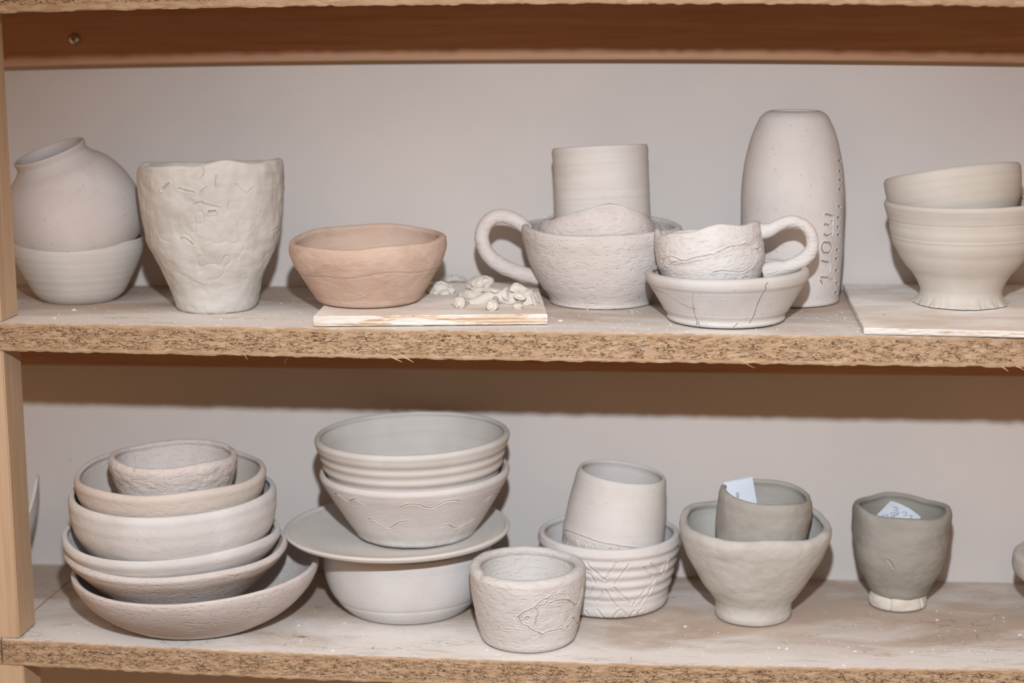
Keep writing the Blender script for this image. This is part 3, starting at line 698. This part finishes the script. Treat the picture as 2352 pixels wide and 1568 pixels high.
# ------------------------------------------------------------------ lower shelf
# dish half hidden by the post
pp = at_plane(-20, 1340, np.array([0,.150,0]), np.array([0,1.0,0]))
p = Pot(-20, [(1215,123),(1238,119),(1266,105),(1296,82),(1328,60),(1346,50)], center=np.array([pp[0],.155,pp[2]]), wall=8, seed=33, lumps=.0008, rim=lambda t: 118*bump_at(t,1.45,.60)+4*np.sin(3*t), disp=lambda t,z,r: -.0035*bump_at(t,1.5,.6)*np.clip((z-.045)/.04,0,1), rows=120, cols=300)
wv = (np.c_[p.V.reshape(-1,3), np.ones(p.V.size//3)] @ np.array(p.M).T)[:, :3]
low_i = int(np.argmin(wv[:, 2])); p.M = Matrix.Translation(Vector((0, 0, float(zshelf('bot', wv[low_i,0], wv[low_i,1]))-wv[low_i,2]+.0016))) @ p.M
tag(p.mesh('spouted_dish', M_PLATE), 'dish with one high upswept lip, mostly hidden behind the left post', 'dish')

# stack at the left
G = 'dishes and bowls stacked at the left of the lower shelf'
def dish_rim(a, b, c, ph=0): return lambda t: a*np.sin(t)+b*np.cos(t)+c*np.sin(3*t+ph)+c*.5*np.sin(5*t+ph)
p = Pot(456, [(1304,281),(1312,280),(1330,272),(1360,250),(1390,215),(1415,170),(1430,128),(1436,108)], 'bot', 1462, wall=13, sy=.86, seed=35, cols=420, front=.3, rows=120, lumps=.0022, lump_s=16, rim=lambda t: 14*bump_at(t,1.55,.7)-4*bump_at(t,-1.5,.7)-10*np.cos(t)+4*np.sin(3*t), fine=.0002, foot_round=.003)
d1 = p
tag(p.mesh('oval_dish', M_GROG), 'large shallow dish with an upswept right end, bottom of the left stack', 'dish', G)
C = d1.B
p = Pot(413, [(1252,250),(1259,253),(1272,246),(1300,217),(1330,184),(1360,150),(1390,112),(1417,84)], center=C, wall=11, seed=37, cols=360, front=.3, rows=100, lumps=.0012, lump_s=16, sy=.92, rim=lambda t: 6*bump_at(t,1.5,.45)+4*bump_at(t,-1.5,.5)-5*np.cos(t)+2*np.sin(4*t), fine=.0002)
tag(p.mesh('flared_dish', M_GROG), 'wide flared dish, second from the bottom of the left stack', 'dish', G)
p = Pot(402, [(1216,245),(1225,247),(1245,238),(1275,213),(1310,172),(1348,128),(1376,90),(1390,68)], center=C, wall=12, seed=39, cols=360, front=.3, rows=100, lumps=.0012, lump_s=16, sy=.92, rim=lambda t: -7*bump_at(t,1.5,.6)+7*bump_at(t,-1.6,.6)-7*np.cos(t+.3)+4*np.sin(2*t), fine=.0002)
tag(p.mesh('wavy_dish', M_BISQ_W), 'wavy-rimmed dish right under the tall white bowl in the left stack', 'dish', G)
p = Pot(407, [(1122,231),(1130,235),(1145,235),(1165,233),(1195,228),(1225,213),(1255,191),(1285,161),(1322,118),(1354,78)], center=C, wall=11, seed=41, cols=360, front=.3, rows=110, lumps=.0010, lump_s=16, rim=lambda t: -4*np.cos(t)+3*np.sin(2*t), fine=.0002, disp=lambda t,z,r: .0005*np.exp(-((z-.077)/.004)**2))
tag(p.mesh('deep_bowl', M_BISQ_W), 'deep white bowl in the middle of the left stack', 'bowl', G)
p = Pot(403, [(1078,214),(1085,217),(1100,215),(1150,200),(1200,176),(1256,130),(1300,94),(1330,66)], center=C, wall=12, seed=43, cols=340, front=.3, rows=100, lumps=.0010, lump_s=16, rim=lambda t: -6*np.cos(t)+3*np.sin(2*t+1)+2*np.sin(5*t), fine=.0002)
tag(p.mesh('buff_bowl', M_BUFF), 'buff pinkish bowl inside the deep white bowl of the left stack', 'bowl', G)
p = Pot(408, [(1043,142),(1050,145),(1065,144),(1100,134),(1140,121),(1180,111),(1225,100),(1268,80)], center=C, wall=14, seed=45, cols=380, front=.3, rows=110, lumps=.0012, lump_s=28, rimnoise=.0009, rim=lambda t: 3*np.sin(3*t), fine=.0006, fine_s=150)
tag(p.mesh('small_pinch_bowl', M_GROG), 'small rough-sided pinch bowl topping the left stack', 'bowl', G)

# middle stack
G2 = 'bowls and plate stacked in the middle of the lower shelf'
p = Pot(938, [(1240,187),(1248,192),(1270,193),(1310,188),(1345,175),(1372,155),(1386,140),(1392,134),(1396,133),(1402,130),(1409,120)], 'bot', 1432, wall=12, seed=47, cols=320, front=.2, rows=130, lumps=.0010, lump_s=18, disp=lambda t,z,r: -.0006*np.exp(-((z-.0145-.0012*np.sin(t*2+1))/.0016)**2))
b1 = p
tag(p.mesh('round_bowl', M_BISQ_W), 'large rounded bowl with a low foot, underneath the wide plate', 'bowl', G2)
C = b1.B
p = Pot(913, [(1205,256),(1208,259),(1213,257),(1224,228),(1233,190),(1239,140),(1242,100)], center=C, dy=-.004, wall=11, seed=49, cols=240, lumps=.0005, rim=lambda t: 3*np.sin(t), foot_round=.001)
pl = p
tag(p.mesh('wide_plate', M_PLATE), 'wide thin grey plate lying across the large rounded bowl', 'plate', G2)
gulls = [[(766,1133),(776,1131),(786,1138),(797,1147),(804,1149),(811,1143),(820,1144),(830,1151),(838,1157)], [(918,1165),(930,1159),(948,1157),(968,1160),(984,1166),(996,1165),(1010,1157),(1030,1150),(1046,1149),(1058,1151)],
         [(844,1192),(855,1191),(866,1196),(880,1204),(893,1211),(906,1206),(918,1199),(934,1196)], [(1008,1211),(1018,1207),(1030,1206),(1042,1211),(1054,1210),(1066,1203),(1078,1197),(1088,1191)], [(1116,1150),(1124,1142),(1134,1137),(1144,1134)]]
plt_top = at_plane(955, 1229, C, (C-CAM)*np.array([1,1,0])/np.linalg.norm((C-CAM)[:2]))
p = Pot(955, [(1074,216),(1080,218),(1092,214),(1115,201),(1140,186),(1165,170),(1190,154),(1205,143),(1213,138),(1220,132)], center=C, wall=11, seed=51, cols=680, front=.4, rows=240, grooves=[dict(p=g,w=.0005,d=.0010,s=.8,j=.0002) for g in gulls], lumps=.0006, lump_s=20, rim=lambda t: 4*np.sin(t)-2*np.cos(t), disp=lambda t,z,r: .0004*fbm(np.stack([np.sin(t)*8,np.cos(t)*8,z*90],-1),5,3)*np.clip(1-z/.02,0,1)*2)
tag(p.mesh('gull_bowl', M_ENG), 'flared bowl scratched with wavy gull lines, standing on the wide plate', 'bowl', G2)
p = Pot(954, [(994,221),(1000,224),(1009,222),(1030,213),(1060,205),(1095,190),(1130,168),(1165,132),(1198,88)], center=C, roll=-1.2, wall=12, seed=53, cols=320, front=.2, rows=200, lumps=.0005,
        disp=lambda t,z,r: .00065*np.sin(z*2*np.pi/.0092+1.0+.25*t)*np.clip((.078-z)/.01,0,1)*np.clip(z/.02,0,1))
tag(p.mesh('ringed_bowl', M_THROWN), 'bowl with strong throwing rings, topping the stack on the wide plate', 'bowl', G2)

# cup with the scratched fish
Zf = lambda *q: [(1160+u/11.2, 1340+v/11.2) for u, v in q]
fish = [dict(p=Zf((330,865),(420,790),(530,715),(620,680),(720,620),(800,575),(850,520),(920,450),(1000,410),(1120,375),(1170,320)),w=.0005,d=.0010,s=.8),
        dict(p=Zf((330,870),(390,960),(450,1045),(520,1085),(585,1095),(640,1160),(730,1220),(850,1250),(920,1300),(980,1315)),w=.0005,d=.0010,s=.8),
        dict(p=Zf((980,1315),(1080,1250),(1200,1225),(1320,1195),(1440,1160),(1520,1110)),w=.0005,d=.0010,s=.7), dict(p=Zf((1440,1162),(1520,1172),(1600,1150),(1640,1120)),w=.0004,d=.0008,s=.6),
        dict(p=Zf((850,578),(960,555),(1040,530),(1090,460),(1125,390)),w=.0005,d=.0009,s=.7), dict(p=Zf((1130,505),(1200,490),(1290,445),(1400,420),(1520,410),(1640,435),(1720,490),(1800,550),(1860,520),(1920,420),(1960,300),(2000,150)),w=.0006,d=.0011,s=.7),
        dict(p=Zf((760,625),(820,690),(845,740),(830,830),(800,900),(790,1000),(775,1070)),w=.0006,d=.0008,s=.4), dict(p=Zf((520,880),(590,855),(625,895)),w=.0006,d=.0010,s=.7), dict(p=Zf((530,900),(560,940),(620,950)),w=.0006,d=.0009,s=.3),
        dict(p=Zf((1640,1120),(1585,1050),(1620,980),(1680,900),(1750,880),(1800,910),(1830,980),(1880,1040)),w=.0005,d=.0009,s=.7), dict(p=Zf((0,1185),(160,1180),(300,1200)),w=.0005,d=.0008,s=.6)]
fish += [dict(p=Zf((1170+a,320+b),(1230+a,330+b),(1215+a,400+b),(1270+a,390+b)),w=.0004,d=.0008,s=.5) for a, b in ((0,0),(90,-10),(180,-20),(270,-30),(350,-35))]
p = Pot(1213, [(1296,130),(1303,134),(1318,134),(1360,129),(1400,122),(1440,113),(1458,107),(1467,100)], 'bot', 1503, wall=25, seed=55, cols=800, front=.45, rows=300, grooves=fish, lumps=.0014, lump_s=22, fine=.00035, rim=lambda t: 2*np.sin(2*t)-5*bump_at(t,-1.0,.12)-3*np.cos(t), rimnoise=.0007)
tag(p.mesh('fish_cup', M_GROG2), 'thick-walled low cup scratched with a fish, at the front of the lower shelf', 'cup')

# zigzag bowl with the tilted cup
Zz = lambda *q: [(1270+u/6.271, 1190+v/6.271) for u, v in q]
zg = [Zz((490,650),(560,730),(640,800),(745,885)), Zz((745,885),(810,800),(870,720),(915,640)), Zz((1095,670),(1030,760),(960,860),(900,950)), Zz((470,790),(560,840),(600,930)), Zz((1300,700),(1370,770),(1430,830)), Zz((1410,650),(1480,720),(1545,750)), Zz((1545,750),(1600,650),(1650,590)),
      Zz((880,1000),(960,1080),(1040,1150),(1110,1225)), Zz((750,1030),(800,1110),(860,1200),(920,1275)), Zz((740,1030),(690,1110),(650,1180)), Zz((1160,1240),(1230,1150),(1320,1040),(1450,895)), Zz((1260,1230),(1340,1130),(1400,1040),(1465,935)), Zz((580,1000),(530,1070),(480,1100)),
      Zz((640,1320),(700,1400),(730,1430)), Zz((860,1430),(940,1340),(1000,1330),(1060,1400)), Zz((1180,1330),(1120,1400),(1080,1430)), Zz((1290,1310),(1230,1370),(1200,1410)), Zz((470,1330),(520,1400)), Zz((1660,620),(1620,730),(1590,800))]
p = Pot(1398, [(1220,161),(1228,163),(1245,161),(1270,155),(1300,148),(1330,141),(1352,136),(1362,136),(1375,130),(1386,120)], 'bot', 1422, wall=14, seed=57, cols=560, front=.3, rows=260, grooves=[dict(p=g,w=.0009,d=.0008,s=.25) for g in zg], lumps=.0005,
        disp=lambda t,z,r: .0007*np.sin(z*2*np.pi/.0098-.4+.2*t)*np.clip((.064-z)/.006,0,1)*np.clip((z-.014)/.004,0,1)+.0004*fbm(np.stack([np.sin(t)*12,np.cos(t)*12,z*120],-1),8,2)*np.clip(1-z/.012,0,1))
zb_ = p
tag(p.mesh('zigzag_bowl', M_ENG), 'ribbed bowl scratched with zigzag lines, behind the fish cup', 'bowl')
band = [(1293,1216),(1310,1222),(1335,1231),(1360,1240),(1390,1249),(1420,1254),(1450,1258),(1480,1259),(1505,1256),(1520,1252)]
zc = [dict(p=band,w=.0006,d=.0010,s=.7)]+[dict(p=Zz(*q),w=.0006,d=.0009,s=.25) for q in [((355,310),(380,420),(420,550)),((490,350),(510,450),(560,580)),((590,380),(620,490),(690,590)),((830,440),(770,510),(700,590)),((940,445),(880,520),(810,600)),((1050,460),(980,540),(920,600)),((190,240),(160,340),(140,420)),((250,260),(210,360),(190,430)),((1180,470),(1170,540)),((1400,460),(1390,540)),((1460,450),(1450,530)),((1510,430),(1490,510))]]
p = Pot(1393, [(1082,100),(1089,103),(1110,106),(1150,111),(1200,115),(1235,116),(1238,115),(1280,114),(1320,110),(1340,104)], center=zb_.B, roll=7.5, wall=8, seed=59, cols=560, front=.3, rows=260, grooves=zc, lumps=.0005, disp=lambda t,z,r: .00003*np.sin(z*600))
tag(p.mesh('banded_cup', M_ENG), 'tall narrowing cup with a scratched band, tilted inside the zigzag bowl', 'cup')

# grey bowl and cup with notes
def gd(t,z,r):
    P = np.stack([np.sin(t)*r,np.cos(t)*r,z],-1); return .0008*fbm(P*55,61,3)
p = Pot(1729, [(1196,170),(1204,173),(1220,172),(1245,164),(1275,152),(1305,136),(1335,118),(1358,101),(1375,90),(1388,87),(1402,87),(1412,83),(1417,78)], 'bot', 1440, wall=17, seed=61, cols=460, front=.35, rows=150, lumps=.0015, lump_s=26, rim=lambda t: -7*np.cos(t)+4*np.sin(3*t+1)-4*np.sin(t)+2*np.sin(6*t), rimnoise=.0010, disp=gd, fine=.0002)
gb = p
tag(p.mesh('grey_bowl', M_GREY2), 'grey pinched bowl on a narrow foot, holding a smaller grey cup', 'bowl')
p = Pot(1735, [(1130,102),(1138,105),(1160,106),(1200,105),(1250,103),(1300,99),(1338,88)], center=gb.B, roll=5.5, wall=12, seed=63, cols=420, front=.35, rows=130, lumps=.0013, lump_s=28, rim=lambda t: -3*np.cos(t)+2*np.sin(3*t), rimnoise=.0007, disp=gd, fine=.0002)
gc = p
tag(p.mesh('grey_cup', M_GREY), 'small grey cup sitting in the grey bowl with a paper note sticking out', 'cup')

def paper(name, corners, curl, label, ink=(), cat='note'):
    """corners (x_px, y_px, depth offset from pot axis, pot) clockwise from upper left"""
    c = [pt.px(x, y, o) for x, y, o, pt in corners]; cen = sum(c)/4; n = 22
    nrm = np.cross(c[1]-c[0], c[3]-c[0]); nrm /= np.linalg.norm(nrm); nrm = nrm if np.dot(nrm, CAM-cen) > 0 else -nrm
    def S(u, v): return (c[0]*(1-u)+c[1]*u)*(1-v)+(c[3]*(1-u)+c[2]*u)*v + nrm*curl*(4*u*(1-u)-.66)
    g = np.linspace(0, 1, n)
    A = np.array([[S(u, v) for u in g] for v in g]).reshape(-1, 3); B = A-nrm*.00018
    f = grid_faces(n, n, False); idx = np.arange(n*n).reshape(n, n); rg = np.r_[idx[0], idx[1:, -1], idx[-1, :-1][::-1], idx[1:-1, 0][::-1]]
    F = [tuple(q) for q in f.tolist()]+[tuple(q[::-1]) for q in (f+n*n).tolist()]+[(int(a), int(b), int(b)+n*n, int(a)+n*n) for a, b in zip(rg, np.roll(rg, -1))]
    o = add_mesh(name, np.vstack([A, B])-cen, F, M_PAPER, None, Matrix.Translation(Vector(cen))); tag(o, label, cat)
    if ink:
        V=[]; Fi=[]
        for st in ink:
            q = catmull(np.array([(u, v) for u, v in st]+[] ), max(8, len(st)*5)) if len(st) > 2 else np.array(st)
            P = np.array([S(u, v)+nrm*.00012 for u, v in q[:, :2]]); tg = np.gradient(P, axis=0); sd = np.cross(tg, nrm); sd /= np.linalg.norm(sd, axis=1)[:, None]+1e-12
            b = len(V); w = .00028
            for a, d in zip(P, sd): V += [a+d*w, a-d*w]
            Fi += [(b+2*k, b+2*k+1, b+2*k+3, b+2*k+2) for k in range(len(P)-1)]
        add_mesh('handwriting', np.array(V)-cen, Fi, M_INK, o)
    return o
paper('paper_note', [(1660,1106,.006,gc),(1728,1092,.014,gc),(1749,1215,.006,gc),(1692,1215,-.004,gc)], .0010, 'pale blue paper note standing in the small grey cup', [
    [(.36,.27),(.34,.33),(.40,.34),(.41,.28),(.36,.27),(.36,.42)], [(.34,.44),(.36,.50),(.40,.53)], [(.33,.50),(.40,.53),(.52,.45)], [(.62,.57),(.68,.54),(.70,.60),(.64,.62)], [(.76,.56),(.82,.55),(.83,.61),(.77,.62),(.76,.56)], [(.58,.60),(.60,.66)]])
paper('paper_scrap', [(1836,1222,.012,gb),(1846,1226,.014,gb),(1862,1252,.004,gb),(1838,1256,.004,gb)], .0005, 'tip of a pale blue paper scrap between the small grey cup and the grey bowl', cat='paper')

# footed grey cup
p = Pot(2065, [(1166,108),(1173,111),(1195,111),(1240,110),(1270,105),(1300,95),(1330,80),(1350,69),(1360,62)], center=(lambda F: F+np.array([0,.024,0]))(on_shelf(2060,1408,'bot')), wall=13, seed=65, cols=460, front=.3, rows=140, lumps=.0015, lump_s=28, rim=lambda t: -2*np.cos(t)+3*np.sin(4*t+1)-3*np.sin(t)+5*bump_at(t,-1.0,.3), rimnoise=.0012, disp=gd, fine=.0002,
        grooves=[dict(p=[(2038,1287),(2046,1293),(2052,1304)],w=.0010,d=.0011,s=0), dict(p=[(2098,1330),(2108,1324),(2118,1318)],w=.0005,d=.0008,s=0)])
f2 = Pot(2060, [(1355,62),(1361,65),(1372,67),(1383,65),(1389,61)], 'bot', 1408, wall=26, seed=67, cols=200, rows=50, lumps=.0030, lump_s=45, fine=.0008, fine_s=70, floor=4, disp=lambda t,z,r: -.0016*np.exp(-(np.abs(np.sin(t*2.6+.6))/.10)**2))
dz = float(f2.B[2]+f2.h-p.B[2])
t = f2.thing('grey_footed_cup', 'dark grey pinched cup on a thick pale foot, with a paper note inside', 'cup')
ft = f2.mesh('foot', M_SCRAP, t); ft['label'] = 'pale crumbly foot'
R = t.matrix_world.inverted() @ Matrix.Translation(Vector((0,0,dz-.0012))) @ p.M
b = add_mesh('body', (np.c_[p.V.reshape(-1,3), np.ones(p.V.size//3)] @ np.array(R).T)[:, :3], grid_faces(p.nr, p.nc), M_GREY3, t, attr=p.st)
paper('paper_note', [(2047,1147,.022,p),(2116,1184,.016,p),(2080,1240,-.010,p),(1990,1205,-.004,p)], .0035, 'pale blue paper note curled inside the footed grey cup', [
    [(.12,.62),(.18,.50),(.26,.48),(.24,.58),(.17,.56)], [(.10,.75),(.16,.66),(.26,.66)], [(.26,.42),(.33,.32),(.38,.40),(.33,.48),(.40,.50)], [(.36,.30),(.44,.36),(.40,.44),(.48,.55)], [(.34,.26),(.42,.27),(.46,.36)], [(.42,.60),(.50,.68),(.56,.70)],
    [(.20,.20),(.28,.14),(.34,.20),(.28,.26)], [(.50,.22),(.58,.16),(.64,.24),(.58,.30)], [(.70,.20),(.78,.16),(.80,.26)]])

# pot cut by the right edge of the picture
p = Pot(2498, [(1216,160),(1222,167),(1236,170),(1254,170),(1266,164),(1274,150),(1300,135),(1340,112),(1362,90)], center=at_y(2498,1350,.130), wall=26, seed=69, cols=260, rows=90, lumps=.0016, lump_s=26, rimnoise=.001)
zz = float(zshelf('bot', p.B[0], p.B[1])); p.M = Matrix.Translation(Vector((0,0,zz-p.B[2]+.0012))) @ p.M
tag(p.mesh('heavy_rimmed_bowl', M_GREY2), 'grey bowl with a heavy rim, half out of view at the far right below', 'bowl')

# ------------------------------------------------------------------ dust and crumbs lying on the boards
def crumbs(s, n, seed, label):
    rg = np.random.default_rng(seed); V=[]; F=[]
    for k in range(n):
        X = rg.uniform(-.55,.40); Y = D*rg.beta(1.0,2.2)*.96+.003; z = float(zshelf(s, X, Y))
        r = rg.uniform(.0003,.0010)*(2.2 if rg.random() < .06 else 1); a = rg.uniform(0,6.28); m = 6; b = len(V)
        for j in range(m):
            q = a+j/m*6.283; rr = r*rg.uniform(.6,1.2); V.append((X+rr*math.cos(q)*1.3, Y+rr*math.sin(q), z-.0001))
        V.append((X+r*.2, Y, z+r*rg.uniform(.4,.8)))
        F += [(b+j, b+(j+1) % m, b+m) for j in range(m)]; F.append(tuple(b+j for j in range(m))[::-1])
    o = add_mesh('clay_crumbs', np.array(V), F, M_CRUMB, smooth=False); tag(o, label, 'crumbs'); o['kind'] = 'stuff'
crumbs('mid', 420, 5, 'white clay crumbs scattered over the middle shelf board')
crumbs('bot', 380, 6, 'white clay crumbs scattered over the lower shelf board')
